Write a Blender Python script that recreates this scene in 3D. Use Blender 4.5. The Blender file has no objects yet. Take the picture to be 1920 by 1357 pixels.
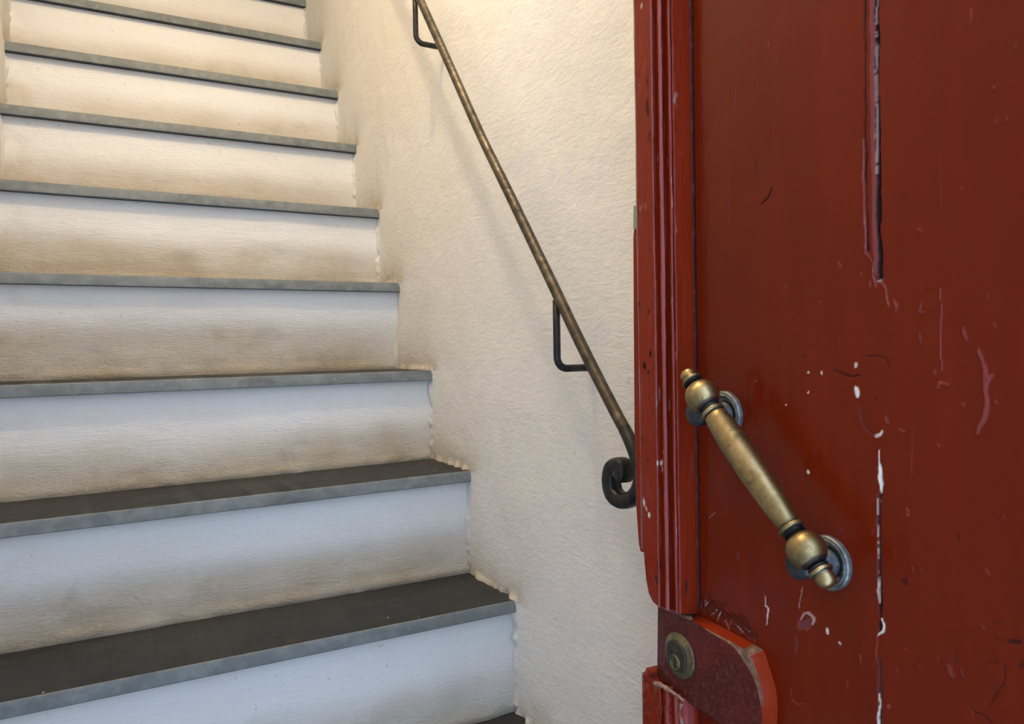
import bpy, bmesh, math, random
import numpy as np
from mathutils import Vector, Matrix

# ------------------------------------------------------------------ camera
F_PX = 1418.3
CAM = np.array([-0.63525609, -0.98488551, 0.64328085])
CF = np.array([0.48243266, 0.87571991, -0.01932272])
CR = np.array([0.87557927, -0.48274737, -0.01777413])
CU = np.array([0.02489316, 0.00834375, 0.9996553])
sc = bpy.context.scene
cd = bpy.data.cameras.new('camera'); cam = bpy.data.objects.new('camera', cd)
sc.collection.objects.link(cam); sc.camera = cam
cd.sensor_fit = 'HORIZONTAL'; cd.sensor_width = 36.0; cd.lens = 36.0 * F_PX / 1920.0
cd.clip_start = 0.02
m = Matrix.Identity(4)
for i in range(3):
    m[i][0] = CR[i]; m[i][1] = CU[i]; m[i][2] = -CF[i]; m[i][3] = CAM[i]
cam.matrix_world = m

# ------------------------------------------------------------------ world, lights, exposure
w = bpy.data.worlds.new('daylight'); sc.world = w; w.use_nodes = True
bg = w.node_tree.nodes['Background']
bg.inputs[0].default_value = (0.52, 0.71, 1.0, 1)
bg.inputs[1].default_value = 3.3

def lamp(name, loc, power, col, r):
    l = bpy.data.lights.new(name, 'POINT'); l.energy = power; l.color = col; l.shadow_soft_size = r
    o = bpy.data.objects.new(name, l); sc.collection.objects.link(o); o.location = loc
    return o
lamp('hall_lamp', (-0.42, 0.02, 2.22), 34.0, (1.0, 0.79, 0.52), 0.03)

sc.view_settings.view_transform = 'Standard'
sc.view_settings.look = 'None'
sc.view_settings.exposure = 0.0
sc.view_settings.gamma = 1.0
sc.view_settings.use_curve_mapping = False

# ------------------------------------------------------------------ measuring helpers
def ray(x, y):
    return CF + CR * (x - 960) / F_PX - CU * (y - 678.5) / F_PX
def on_x(x, y, X):
    d = ray(x, y); return CAM + (X - CAM[0]) / d[0] * d

rng = np.random.RandomState(7)
_T = rng.rand(256, 256)
def vnoise(x, y):
    x = np.asarray(x, float); y = np.asarray(y, float)
    xi = np.floor(x).astype(int); yi = np.floor(y).astype(int)
    fx = x - xi; fy = y - yi
    fx = fx * fx * (3 - 2 * fx); fy = fy * fy * (3 - 2 * fy)
    g = lambda a, b: _T[a % 256, b % 256]
    return (g(xi, yi) * (1 - fx) + g(xi + 1, yi) * fx) * (1 - fy) + (g(xi, yi + 1) * (1 - fx) + g(xi + 1, yi + 1) * fx) * fy - 0.5
def fbm(x, y, o=4):
    s = 0; a = 1.0
    for i in range(o):
        s = s + a * vnoise(x * 2 ** i + 17.3 * i, y * 2 ** i + 5.1 * i); a *= 0.5
    return s
def seg_dist(U, V, pl):
    """distance of every grid point to a polyline, and position 0..1 along it"""
    best = np.full(U.shape, 9.0); par = np.zeros(U.shape)
    pl = np.array(pl); L = np.r_[0, np.cumsum(np.hypot(*(pl[1:] - pl[:-1]).T))]
    for i in range(len(pl) - 1):
        a = pl[i]; b = pl[i + 1]; ab = b - a; l2 = (ab @ ab) + 1e-12
        t = np.clip(((U - a[0]) * ab[0] + (V - a[1]) * ab[1]) / l2, 0, 1)
        d = np.hypot(U - a[0] - t * ab[0], V - a[1] - t * ab[1])
        k = d < best
        best = np.where(k, d, best); par = np.where(k, (L[i] + t * (L[i + 1] - L[i])) / L[-1], par)
    return best, par
sst = lambda a, b, x: (lambda t: t * t * (3 - 2 * t))(np.clip((x - a) / (b - a), 0, 1))

# ------------------------------------------------------------------ object helpers
col = sc.collection
def empty(name, loc):
    o = bpy.data.objects.new(name, None); o.empty_display_size = 0.05
    o.location = loc; col.objects.link(o); return o
def mk(name, verts, faces, mat, parent=None, smooth=True, attrs=None, loc=None, sharp=None):
    """link ONE mesh object; verts are world coordinates, kept local to the root's base"""
    L = np.array(loc if loc is not None else (ORG.get(parent.name, (0, 0, 0)) if parent else (0, 0, 0)), float)
    v = np.asarray(verts, float) - L
    me = bpy.data.meshes.new(name)
    me.from_pydata(v.tolist(), [], [list(map(int, f)) for f in faces])
    me.update()
    if smooth: me.polygons.foreach_set('use_smooth', [True] * len(me.polygons))
    if sharp: me.set_sharp_from_angle(angle=math.radians(sharp))
    if attrs:
        for k, a in attrs.items():
            at = me.attributes.new(k, 'FLOAT', 'POINT'); at.data.foreach_set('value', np.asarray(a, float).ravel())
    o = bpy.data.objects.new(name, me); col.objects.link(o)
    if isinstance(mat, (list, tuple)):
        for q in mat: me.materials.append(q)
    else: me.materials.append(mat)
    if parent:
        o.parent = parent
        ORG[o.name] = ORG.get(parent.name, (0, 0, 0))
    else:
        o.location = L; ORG[o.name] = tuple(L)
    return o
ORG = {}
def root(name, loc, label=None, cat=None, kind=None):
    o = empty(name, loc); ORG[o.name] = tuple(loc)
    if label: o['label'] = label
    if cat: o['category'] = cat
    if kind: o['kind'] = kind
    return o
def grid_faces(n, m_, flip=False):
    i = np.arange(n - 1)[:, None] * m_ + np.arange(m_ - 1)[None, :]
    f = np.stack([i, i + m_, i + m_ + 1, i + 1], -1).reshape(-1, 4)
    return f[:, ::-1] if flip else f
def box_vf(x0, x1, y0, y1, z0, z1):
    v = [(x, y, z) for x in (x0, x1) for y in (y0, y1) for z in (z0, z1)]
    f = [(0, 1, 3, 2), (4, 6, 7, 5), (0, 4, 5, 1), (2, 3, 7, 6), (0, 2, 6, 4), (1, 5, 7, 3)]
    return v, f
def bevel(o, width, seg=2, angle=30):
    b = o.modifiers.new('bevel', 'BEVEL'); b.width = width; b.segments = seg; b.limit_method = 'ANGLE'; b.angle_limit = math.radians(angle)
def frames(P):
    """parallel transport frames along a path"""
    P = [Vector(p) for p in P]; T = []
    for i in range(len(P)):
        T.append((P[min(i + 1, len(P) - 1)] - P[max(i - 1, 0)]).normalized())
    n = T[0].orthogonal().normalized(); out = []
    for i, t in enumerate(T):
        n = (n - t * n.dot(t)).normalized(); out.append((P[i], t, n, t.cross(n)))
    return out
def tube(P, R, seg=24, squash=None):
    """tube along path P, radii R; closed ends"""
    fr = frames(P); v = []; f = []
    for i, (p, t, a, b) in enumerate(fr):
        r = R[i] if hasattr(R, '__len__') else R
        for k in range(seg):
            th = 2 * math.pi * k / seg
            v.append(p + (a * math.cos(th) + b * math.sin(th)) * r)
    n = len(fr)
    for i in range(n - 1):
        for k in range(seg):
            k2 = (k + 1) % seg
            f.append((i * seg + k, i * seg + k2, (i + 1) * seg + k2, (i + 1) * seg + k))
    f.append(tuple(range(seg))[::-1]); f.append(tuple((n - 1) * seg + k for k in range(seg)))
    return [tuple(q) for q in v], f
def lathe(prof, origin, axis, seg=48, ref=None):
    """prof: list of (t, r) along axis"""
    ax = Vector(axis).normalized(); a = (Vector(ref) - ax * Vector(ref).dot(ax)).normalized() if ref is not None else ax.orthogonal().normalized()
    b = ax.cross(a); O = Vector(origin); v = []; f = []
    for (t, r) in prof:
        for k in range(seg):
            th = 2 * math.pi * k / seg
            v.append(tuple(O + ax * t + (a * math.cos(th) + b * math.sin(th)) * max(r, 1e-5)))
    n = len(prof)
    for i in range(n - 1):
        for k in range(seg):
            k2 = (k + 1) % seg
            f.append((i * seg + k, i * seg + k2, (i + 1) * seg + k2, (i + 1) * seg + k))
    f.append(tuple(range(seg))[::-1]); f.append(tuple((n - 1) * seg + k for k in range(seg)))
    return v, f
def smooth_path(pts, n):
    """Catmull-Rom through pts"""
    pts = [np.array(p, float) for p in pts]; P = [2 * pts[0] - pts[1]] + pts + [2 * pts[-1] - pts[-2]]; out = []
    for i in range(1, len(P) - 2):
        for k in range(n):
            t = k / n; a, b, c, d = P[i - 1:i + 3]
            out.append(0.5 * (2 * b + (c - a) * t + (2 * a - 5 * b + 4 * c - d) * t * t + (-a + 3 * b - 3 * c + d) * t ** 3))
    out.append(pts[-1]); return out

# ------------------------------------------------------------------ materials
class NT:
    def __init__(s, name):
        s.m = bpy.data.materials.new(name); s.m.use_nodes = True; s.t = s.m.node_tree
        s.b = s.t.nodes['Principled BSDF']
    def n(s, typ, **kw):
        q = s.t.nodes.new(typ)
        for k, v in kw.items():
            if k in q.inputs.keys() if isinstance(k, str) else False: q.inputs[k].default_value = v
            else: setattr(q, k, v)
        return q
    def l(s, a, b): s.t.links.new(a, b)
    def coord(s, scale=(1, 1, 1), rot=(0, 0, 0)):
        c = s.n('ShaderNodeTexCoord'); mp = s.n('ShaderNodeMapping'); mp.inputs['Scale'].default_value = scale; mp.inputs['Rotation'].default_value = rot
        s.l(c.outputs['Object'], mp.inputs[0]); return mp.outputs[0]
    def noise(s, vec, scale, detail=4, rough=0.55, dist=0.0):
        q = s.n('ShaderNodeTexNoise'); q.inputs['Scale'].default_value = scale; q.inputs['Detail'].default_value = detail
        q.inputs['Roughness'].default_value = rough; q.inputs['Distortion'].default_value = dist
        s.l(vec, q.inputs['Vector']); return q.outputs['Fac']
    def ramp(s, fac, stops, interp='LINEAR'):
        q = s.n('ShaderNodeValToRGB'); cr = q.color_ramp; cr.interpolation = interp
        while len(cr.elements) < len(stops): cr.elements.new(0.5)
        for e, (p, c) in zip(cr.elements, stops):
            e.position = p; e.color = (c, c, c, 1) if not hasattr(c, '__len__') else (*c, 1)
        s.l(fac, q.inputs[0]); return q.outputs[0]
    def mix(s, fac, a, b, mode='MIX'):
        q = s.n('ShaderNodeMix'); q.data_type = 'RGBA'; q.blend_type = mode
        for sock, v in ((q.inputs[0], fac), (q.inputs[6], a), (q.inputs[7], b)):
            if hasattr(v, 'is_output') or isinstance(v, bpy.types.NodeSocket): s.l(v, sock)
            elif hasattr(v, '__len__'): sock.default_value = (*v, 1)
            else: sock.default_value = v
        return q.outputs[2]
    def math(s, op, a, b=0.0, c=None):
        q = s.n('ShaderNodeMath'); q.operation = op
        for i, v in enumerate((a, b) if c is None else (a, b, c)):
            if isinstance(v, bpy.types.NodeSocket): s.l(v, q.inputs[i])
            else: q.inputs[i].default_value = v
        return q.outputs[0]
    def attr(s, name):
        q = s.n('ShaderNodeAttribute'); q.attribute_name = name; return q.outputs['Fac']
    def bump(s, h, strength, dist, prev=None):
        q = s.n('ShaderNodeBump'); q.inputs['Strength'].default_value = strength; q.inputs['Distance'].default_value = dist
        s.l(h, q.inputs['Height'])
        if prev is not None: s.l(prev, q.inputs['Normal'])
        return q.outputs[0]
    def out(s, color=None, rough=None, normal=None, metal=None, spec=None):
        for k, v in (('Base Color', color), ('Roughness', rough), ('Normal', normal), ('Metallic', metal), ('Specular IOR Level', spec)):
            if v is None: continue
            if isinstance(v, bpy.types.NodeSocket): s.l(v, s.b.inputs[k])
            elif hasattr(v, '__len__'): s.b.inputs[k].default_value = (*v, 1)
            else: s.b.inputs[k].default_value = v
        return s.m

def plaster_mat(name, base, dirtc, horiz=False):
    t = NT(name)
    v = t.coord()
    big = t.noise(v, 2.2, 3); mid = t.noise(v, 9, 5); fine = t.noise(t.coord((1, 1, 1) if not horiz else (0.45, 1, 1.6)), 170, 5, 0.65)
    pits = t.noise(v, 420, 2, 0.5)
    c = t.mix(t.ramp(big, [(0.35, 0), (0.7, 1)]), base, tuple(b * k for b, k in zip(base, (0.94, 0.925, 0.90))))
    d = t.attr('dirt')
    dm = t.math('MULTIPLY', d, t.ramp(mid, [(0.25, 0.62), (0.62, 1.0)]))
    c = t.mix(dm, c, dirtc)
    sm = t.noise(t.coord((1, 1, 1.3)), 13, 4, 0.6, 0.4)
    c = t.mix(t.math('MULTIPLY', t.ramp(sm, [(0.55, 0), (0.75, 1)]), t.math('MULTIPLY', d, 0.45)), c, tuple(x * 0.55 for x in dirtc))
    sp = t.noise(t.coord((1, 1, 1)), 95, 2, 0.5)
    c = t.mix(t.math('MULTIPLY', t.ramp(sp, [(0.70, 0), (0.76, 1)]), 0.30), c, (0.25, 0.22, 0.18))
    if horiz:
        n1 = t.bump(fine, 0.75, 0.0022); n2 = t.bump(t.noise(t.coord((0.12, 1, 1)), 60, 3), 0.25, 0.003, n1)
        n2 = t.bump(t.noise(t.coord((0.35, 1, 1)), 240, 4), t_strength(t, n2), 0.004, n2) if False else n2
        r = t.math('MULTIPLY', t.attr('rough'), t.noise(t.coord((0.5, 1, 1)), 260, 4, 0.7))
        n2 = t.bump(r, 1.0, 0.009, n2)
    else:
        sw = t.noise(t.coord((1, 0.5, 1.4), (0.9, 0, 0)), 75, 4, 0.6, 0.6)
        n1 = t.bump(fine, 0.40, 0.0022); n2 = t.bump(sw, 0.36, 0.004, n1)
        n2 = t.bump(t.noise(t.coord((1, 1, 0.35), (0.5, 0, 0)), 26, 3, 0.5, 0.5), 0.35, 0.006, n2)
    return t.out(color=c, rough=0.85, normal=n2, spec=0.2)

M_WALL = plaster_mat('wall_plaster', (0.80, 0.785, 0.75), (0.46, 0.37, 0.24))
M_RISER = plaster_mat('riser_plaster', (0.78, 0.765, 0.725), (0.46, 0.385, 0.275), True)

def slate_mat(name, c1, c2, rough, edge=False):
    t = NT(name); v = t.coord((1, 3, 3) if edge else (0.6, 1.6, 1))
    a = t.noise(v, 7, 6, 0.6, 0.8); b = t.noise(t.coord((1, 1, 1)), 45, 4, 0.6)
    c = t.mix(t.ramp(a, [(0.32, 0), (0.72, 1)]), c1, c2)
    c = t.mix(t.math('MULTIPLY', t.ramp(b, [(0.45, 0), (0.7, 1)]), 0.35), c, tuple(x * 1.6 for x in c2))
    sp = t.noise(t.coord(), 130, 1); c = t.mix(t.ramp(sp, [(0.78, 0), (0.80, 0.7)]), c, (0.55, 0.53, 0.48))
    n = t.bump(b, 0.15, 0.002); n = t.bump(t.noise(t.coord(), 250, 3), 0.12, 0.001, n)
    r = t.ramp(b, [(0.3, rough - 0.08), (0.7, rough + 0.1)])
    return t.out(color=c, rough=r, normal=n, spec=0.22)
M_SLATE = slate_mat('slate_top', (0.021, 0.022, 0.022), (0.040, 0.040, 0.038), 0.5)
M_SLATE_E = slate_mat('slate_lit_edge', (0.125, 0.135, 0.13), (0.205, 0.22, 0.215), 0.5, True)  # paler copy of the slate: light on the nosing front painted in

def paint_mat(name, base, rough=0.24, grain=0.25, peel=0.25, scuff=0.0):
    t = NT(name)
    v = t.coord((1, 1, 0.12)); g = t.noise(v, 60, 5, 0.6); big = t.noise(t.coord((1, 1, 0.5)), 6, 4, 0.6)
    c = t.mix(t.ramp(big, [(0.3, 0), (0.7, 1)]), base, tuple(x * k for x, k in zip(base, (0.82, 0.75, 0.75))))
    c = t.mix(t.math('MULTIPLY', t.ramp(g, [(0.5, 0), (0.72, 1)]), 0.25), c, tuple(x * 1.35 for x in base))
    if scuff:
        c = t.mix(t.math('MULTIPLY', t.ramp(t.noise(t.coord((1, 1, 1.4), (0.5, 0.3, 0)), 230, 5, 0.7), [(0.5, 0), (0.72, 1)]), scuff), c, (0.24, 0.075, 0.055))
        c = t.mix(t.math('MULTIPLY', t.ramp(t.noise(t.coord(), 28, 4, 0.6), [(0.45, 0), (0.7, 1)]), scuff), c, (0.12, 0.018, 0.010))
    c = t.mix(t.attr('lilac_glint_wear'), c, (0.33, 0.095, 0.10))  # pink tint: old paint, plus highlights painted on ridges and beads
    c = t.mix(t.attr('dark'), c, (0.020, 0.012, 0.012))
    c = t.mix(t.attr('chip'), c, (0.66, 0.62, 0.55))
    sp = t.noise(t.coord((1, 1, 0.7)), 85, 2); c = t.mix(t.math('MULTIPLY', t.ramp(sp, [(0.745, 0), (0.765, 1)]), 0.75), c, (0.03, 0.006, 0.006))
    n = t.bump(g, grain, 0.0012)
    n = t.bump(t.noise(t.coord((1, 1, 0.4)), 130, 3, 0.5, 0.4), peel, 0.0009, n)
    n = t.bump(t.noise(t.coord((1, 1, 0.3)), 22, 3), 0.22, 0.003, n)
    pm = t.noise(t.coord((1, 1, 0.5)), 34, 5, 0.62, 1.2)
    n = t.bump(t.ramp(pm, [(0.64, 0), (0.70, 1)]), 0.35, 0.0008, n)
    r = t.math('ADD', rough, t.math('MULTIPLY', t.math('ADD', t.attr('chip'), t.attr('dark')), 0.4))
    r = t.math('ADD', r, t.math('MULTIPLY', big, 0.06))
    sp_ = t.math('MULTIPLY', t.math('SUBTRACT', 1.0, t.attr('dark')), 0.18)
    return t.out(color=c, rough=r, normal=n, spec=sp_)
RED = (0.135, 0.0115, 0.0019)
M_BOARD = paint_mat('red_gloss_paint', RED, 0.19, 0.26, 0.30)
M_MOULD = paint_mat('red_gloss_paint_moulding', (0.205, 0.0185, 0.0045), 0.2, 0.3, 0.25)
M_LOCK = paint_mat('maroon_worn_paint', (0.070, 0.010, 0.008), 0.36, 0.3, 0.5, 0.55)
M_LOCKSIDE = paint_mat('red_gloss_paint_lock_rim', (0.25, 0.026, 0.006), 0.18, 0.1, 0.1)

def wood_mat():
    t = NT('bare_worn_wood'); g = t.noise(t.coord((1, 1, 1)), 120, 5, 0.7)
    c = t.ramp(g, [(0.3, (0.06, 0.022, 0.014)), (0.55, (0.17, 0.085, 0.05)), (0.75, (0.38, 0.25, 0.16))])
    return t.out(color=c, rough=0.55, normal=t.bump(g, 0.4, 0.001))
M_WOOD = wood_mat()
def wood2():
    t = NT('splintered_pale_wood'); g = t.noise(t.coord((1, 1, 1)), 160, 5, 0.7)
    c = t.ramp(g, [(0.3, (0.16, 0.06, 0.045)), (0.7, (0.38, 0.25, 0.19))])
    return t.out(color=c, rough=0.7, normal=t.bump(g, 0.8, 0.002))
M_WOOD2 = wood2()

def metal_mat(name, stops, scale, rough, metal=1.0, bumps=0.15, tarn=None):
    t = NT(name); g = t.noise(t.coord(), scale, 5, 0.62, 0.5)
    c = t.ramp(g, stops)
    f = t.noise(t.coord(), scale * 7, 3)
    if tarn: c = t.mix(t.attr('tarnish'), c, tarn)
    c = t.mix(t.math('MULTIPLY', t.ramp(f, [(0.62, 0), (0.7, 1)]), 0.5), c, tuple(x * 0.35 for x in stops[0][1]))
    r = t.ramp(g, [(0.3, rough + 0.12), (0.7, rough - 0.05)])
    if tarn: r = t.math('ADD', r, t.math('MULTIPLY', t.attr('tarnish'), 0.12))
    return t.out(color=c, rough=r, metal=metal, normal=t.bump(f, bumps, 0.0006))
M_BRASS = metal_mat('aged_brass', [(0.28, (0.12, 0.085, 0.038)), (0.5, (0.34, 0.25, 0.115)), (0.75, (0.52, 0.40, 0.20))], 55, 0.36, tarn=(0.045, 0.043, 0.047))
M_VERD = metal_mat('verdigris_brass', [(0.3, (0.07, 0.075, 0.07)), (0.55, (0.20, 0.20, 0.19)), (0.75, (0.32, 0.40, 0.37))], 140, 0.42, 0.7, 0.4)
M_DARKB = metal_mat('blackened_brass', [(0.3, (0.022, 0.024, 0.028)), (0.6, (0.06, 0.064, 0.068)), (0.8, (0.14, 0.16, 0.155))], 90, 0.4, 0.7, 0.3)
M_CYL = metal_mat('dull_lock_brass', [(0.3, (0.10, 0.085, 0.055)), (0.55, (0.20, 0.17, 0.095)), (0.75, (0.36, 0.32, 0.13))], 75, 0.38, 0.85, 0.25)
M_CYLD = metal_mat('dark_lock_barrel', [(0.3, (0.045, 0.038, 0.034)), (0.6, (0.10, 0.085, 0.06)), (0.8, (0.19, 0.16, 0.085))], 60, 0.35, 0.85, 0.25)
M_IRON = metal_mat('wrought_iron', [(0.3, (0.035, 0.030, 0.024)), (0.55, (0.095, 0.078, 0.055)), (0.78, (0.20, 0.165, 0.115))], 60, 0.44, 0.75, 0.35)
M_IRON_D = metal_mat('wrought_iron_dark', [(0.3, (0.018, 0.019, 0.020)), (0.6, (0.045, 0.043, 0.040)), (0.8, (0.10, 0.085, 0.06))], 80, 0.42, 0.7, 0.4)
def flat(name, c, r=0.6):
    t = NT(name); g = t.noise(t.coord(), 30, 4); cc = t.mix(g, tuple(x * 0.85 for x in c), c); return t.out(color=cc, rough=r)
M_BLACK = flat('keyway_black', (0.004, 0.004, 0.004), 0.9)
M_GREEN = flat('green_old_paint', (0.20, 0.33, 0.25), 0.3)
M_STONE = flat('paving_stone', (0.22, 0.21, 0.20), 0.7)
M_CEIL = flat('ceiling_plaster', (0.74, 0.70, 0.62), 0.9)

# ------------------------------------------------------------------ stairs
G = 0.1709; H = 0.2; W = 0.807; TH = 0.022; NS = 13
RIGHT = {1: (968, 1125), 2: (883.5, 882), 3: (812, 694), 4: (751, 530), 5: (712, 392), 6: (669, 271), 7: (635, 170), 8: (603, 79)}
LEFT = {1: (0, 1318), 2: (0, 982), 3: (0, 722), 4: (0, 509), 5: (0, 335), 6: (0, 193), 7: (8, 76), 8: (167, 0)}
BACK = {0: (967, 1332), 1: (879, 1069), 2: (810.6, 863), 3: (745, 692)}
def px(P):
    d = np.asarray(P) - CAM; return 960 + F_PX * (d @ CR) / (d @ CF), 678.5 - F_PX * (d @ CU) / (d @ CF)
nose = {}
for k in range(-2, NS + 1):
    if k in RIGHT:
        P = on_x(*RIGHT[k], 0.0); y, z = P[1], P[2]
        q = LEFT[k]; best = None
        for dz in np.linspace(-0.02, 0.02, 81):
            a = px((0, y, z)); b = px((-W, y, z + dz)); e = abs(a[1] + (q[0] - a[0]) * (b[1] - a[1]) / (b[0] - a[0]) - q[1])
            if best is None or e < best[0]: best = (e, dz)
        nose[k] = (y, z, z + best[1])
    else:
        nose[k] = (k * G - (0.015 if k > 8 else 0), k * H - (0.006 if k > 8 else 0), k * H - (0.006 if k > 8 else 0))
def back_y(k):
    if k in BACK: return on_x(*BACK[k], 0.0)[1]
    return nose[k + 1][0] + 0.018

stairs = root('staircase', (-W / 2, 0, -0.6), 'steep straight staircase with dark slate treads and dirty white plaster risers', 'staircase')
for k in range(-2, NS):
    y, zr, zl = nose[k]; yb = back_y(k) + 0.03 if k < NS - 1 else y + 0.9
    nx = 60; xs = np.linspace(-W - 0.015, 0.008, nx)
    prof = []          # cross-section (dy, dz, material) going round: bevelled front edge
    e = 0.0022
    sec = [(yb, 0), (y + e, 0), (y + e * 0.3, -e * 0.3), (y, -e), (y, -TH + e * 0.7), (y + e * 0.7, -TH), (yb, -TH)]
    V = []; 
    for x in xs:
        t = (x + W) / W; zz = zl + (zr - zl) * t
        ch = 0.0016 * abs(fbm(np.array(x * 26 + k * 9.1), np.array(k * 3.7), 3)) * 1.2
        for j, (yy, dz) in enumerate(sec):
            V.append((x, yy + (ch if j in (2, 3) else ch * 0.5 if j == 4 else 0) , zz + dz - (ch * 0.5 if j == 2 else 0)))
    Fc = []; Mi = []
    for i in range(nx - 1):
        for j in range(6):
            a = i * 7 + j; Fc.append((a, a + 1, a + 8, a + 7)); Mi.append(0 if j in (0, 5) else 1)
    Fc.append(tuple(range(7))[::-1]); Fc.append(tuple((nx - 1) * 7 + j for j in range(7))); Mi += [0, 0]
    for i in range(nx - 1):
        Fc.append((i * 7 + 6, i * 7, i * 7 + 7, i * 7 + 13)); Mi.append(0)
    o = mk('tread', V, Fc, [M_SLATE, M_SLATE_E], stairs, True, sharp=35)
    o.data.polygons.foreach_set('material_index', Mi)
    # riser standing on this tread, up to the next
    if k >= NS - 1: continue
    y1 = back_y(k); yt = nose[k + 1][0] + 0.0185
    z0r, z0l = zr, zl; z1r, z1l = nose[k + 1][1] - TH + 0.002, nose[k + 1][2] - TH + 0.002
    n1, n2 = 190, 52
    X, T = np.meshgrid(np.linspace(-W - 0.01, 0.006, n1), np.linspace(0, 1, n2), indexing='ij')
    s = (X + W) / W
    Z = (z0l + (z0r - z0l) * s) * (1 - T) + (z1l + (z1r - z1l) * s) * T - 0.001 * (T == 0)
    hgt = T * (H - TH)
    Y = yt + (y1 - yt) * (1 - sst(0, 1.0, T)) + 0
    Y = Y - 0.0018 * fbm(X * 9, hgt * 14 + k * 7, 3) - 0.0012 * fbm(X * 45 + 3 * k, hgt * 80, 3) * (0.4 + 1.2 * np.exp(-hgt / 0.02))
    Y = Y - 0.004 * np.exp(-((hgt - 0.006) / 0.010) ** 2) * (0.6 + fbm(X * 30, X * 0 + k, 2))
    edge = 0.082 + 0.014 * fbm(X * 4.3 + 11 * k, hgt * 2 + k * 5.5, 4) + (0.010 if k >= 3 else 0.0)
    dirt = sst(0.030, -0.030, hgt - edge) * (0.66 + 0.22 * sst(0.06, 0.0, hgt) + 0.5 * fbm(X * 3 + k, hgt * 6 + k, 3))
    dirt = dirt * (0.6 + 0.4 * sst(0.0, 0.12, -X)) + 0.25 * np.exp(-hgt / 0.012)
    dirt += 0.28 * np.exp(-(X + W) / 0.05) * sst(-0.1, 0.4, fbm(X * 30, hgt * 30 + k, 3))
    rough = np.exp(-(hgt / 0.022)) * sst(-0.35, 0.3, fbm(X * 5 + k, hgt * 0 + 3, 3) + 0.2)
    V = np.stack([X, Y, Z], -1).reshape(-1, 3)
    back = V.copy(); back[:, 1] = np.maximum(y1, yt) + 0.028
    # sheet with thickness: add a back skirt
    Fg = grid_faces(n1, n2)
    N = len(V); rim = [i * n2 for i in range(n1)] + [(n1 - 1) * n2 + j for j in range(1, n2)] + [i * n2 + n2 - 1 for i in range(n1 - 2, -1, -1)] + [j for j in range(n2 - 2, 0, -1)]
    VB = V[rim].copy(); VB[:, 1] = np.maximum(y1, yt) + 0.028
    F2 = [tuple(f) for f in Fg]
    for i in range(len(rim)):
        j = (i + 1) % len(rim); F2.append((rim[j], rim[i], N + i, N + j))
    F2.append(tuple(N + i for i in range(len(rim))))
    A = lambda a: np.r_[np.clip(a, 0, 1).ravel(), np.zeros(len(rim))]
    mk('riser', np.r_[V, VB], F2, M_RISER, stairs, True, {'dirt': A(dirt), 'rough': A(rough)}, sharp=60)

# ------------------------------------------------------------------ walls
def stair_height(y):
    """height of the stair surface (tread tops) along the passage"""
    z = np.full(np.shape(y), -0.6)
    for k in range(-2, NS): z = np.where(y >= nose[k][0], nose[k][1], z)
    return z
def side_wall(name, x0, sign, ys, zs, vis):
    Yg, Zg = np.meshgrid(ys, zs, indexing='ij')
    amp = sst(0, 0.05, np.abs(Yg - Yg))  # zeros
    base = 0.0035 * fbm(Yg * 2.1, Zg * 2.1, 2) + 0.0018 * fbm(Yg * 9, Zg * 9 + 4, 3) + 0.0009 * fbm(Yg * 38, Zg * 30, 3)
    hs = Zg - stair_height(Yg)
    # dirt gathers in the corners on top of every tread, next to the riser
    dirt = np.zeros_like(Yg); fil = np.zeros_like(Yg)
    for k in range(-2, NS - 1):
        y0 = nose[k][0]; y1 = back_y(k); z0 = nose[k][1]
        inb = (Zg > z0 - 0.01)
        dy = np.maximum(0, y0 - 0.004 - Yg); dyb = np.maximum(0, Yg - y1)
        d = np.hypot(np.maximum(dy, 0) * 1.25 + dyb * 3, np.maximum(Zg - z0, 0))
        nz = 1 + 0.7 * fbm(Yg * 14 + k, Zg * 14, 3)
        if k >= 0 or True:
            s = 0.7 if k >= 1 else 0.5
            dirt = np.maximum(dirt, inb * s * np.exp(-(d / (0.034 * nz)) ** 1.3) * (Zg > z0 - 0.003))
            # lip of plaster brushed over the corner
            dr = np.abs(Yg - y1) + 0 * Zg
            fil += 0.0045 * np.exp(-(dr / 0.006) ** 2) * ((Zg > z0) & (Zg < nose[k + 1][1])) * (0.8 + 2.4 * fbm(Zg * 60, Zg * 0 + k, 3))
            fil += 0.004 * np.exp(-(np.abs(Zg - z0) / 0.006) ** 2) * ((Yg > y0) & (Yg < y1)) * (0.8 + 2.4 * fbm(Yg * 60, Yg * 0 + k, 3))
    band = 0.30 * np.exp(-np.maximum(hs, 0) / 0.16) * sst(-0.25, 0.35, fbm(Yg * 3.3, Zg * 3.3, 3)) * (Yg > 0.3)
    dirt = np.clip(dirt + band * 0.4, 0, 1)
    X = x0 + sign * (base + fil) 
    n1, n2 = Yg.shape
    V = np.stack([X, Yg, Zg], -1).reshape(-1, 3)
    rim = [i * n2 for i in range(n1)] + [(n1 - 1) * n2 + j for j in range(1, n2)] + [i * n2 + n2 - 1 for i in range(n1 - 2, -1, -1)] + [j for j in range(n2 - 2, 0, -1)]
    VB = V[rim].copy(); VB[:, 0] = x0 - sign * 0.15
    N = len(V); F2 = grid_faces(n1, n2, flip=(sign > 0)).tolist()
    for i in range(len(rim)):
        j = (i + 1) % len(rim); F2.append((rim[i], rim[j], N + j, N + i) if sign < 0 else (rim[j], rim[i], N + i, N + j))
    F2.append([N + i for i in range(len(rim))])
    o = mk(name, np.r_[V, VB], F2, M_WALL, None, True, {'dirt': np.r_[dirt.ravel(), np.zeros(len(rim))]}, sharp=70)
    o['kind'] = 'structure'; return o
ys = np.r_[np.arange(-1.05, -0.25, 0.02), np.arange(-0.25, 1.75, 0.0045), np.arange(1.76, 3.11, 0.03)]
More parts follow.
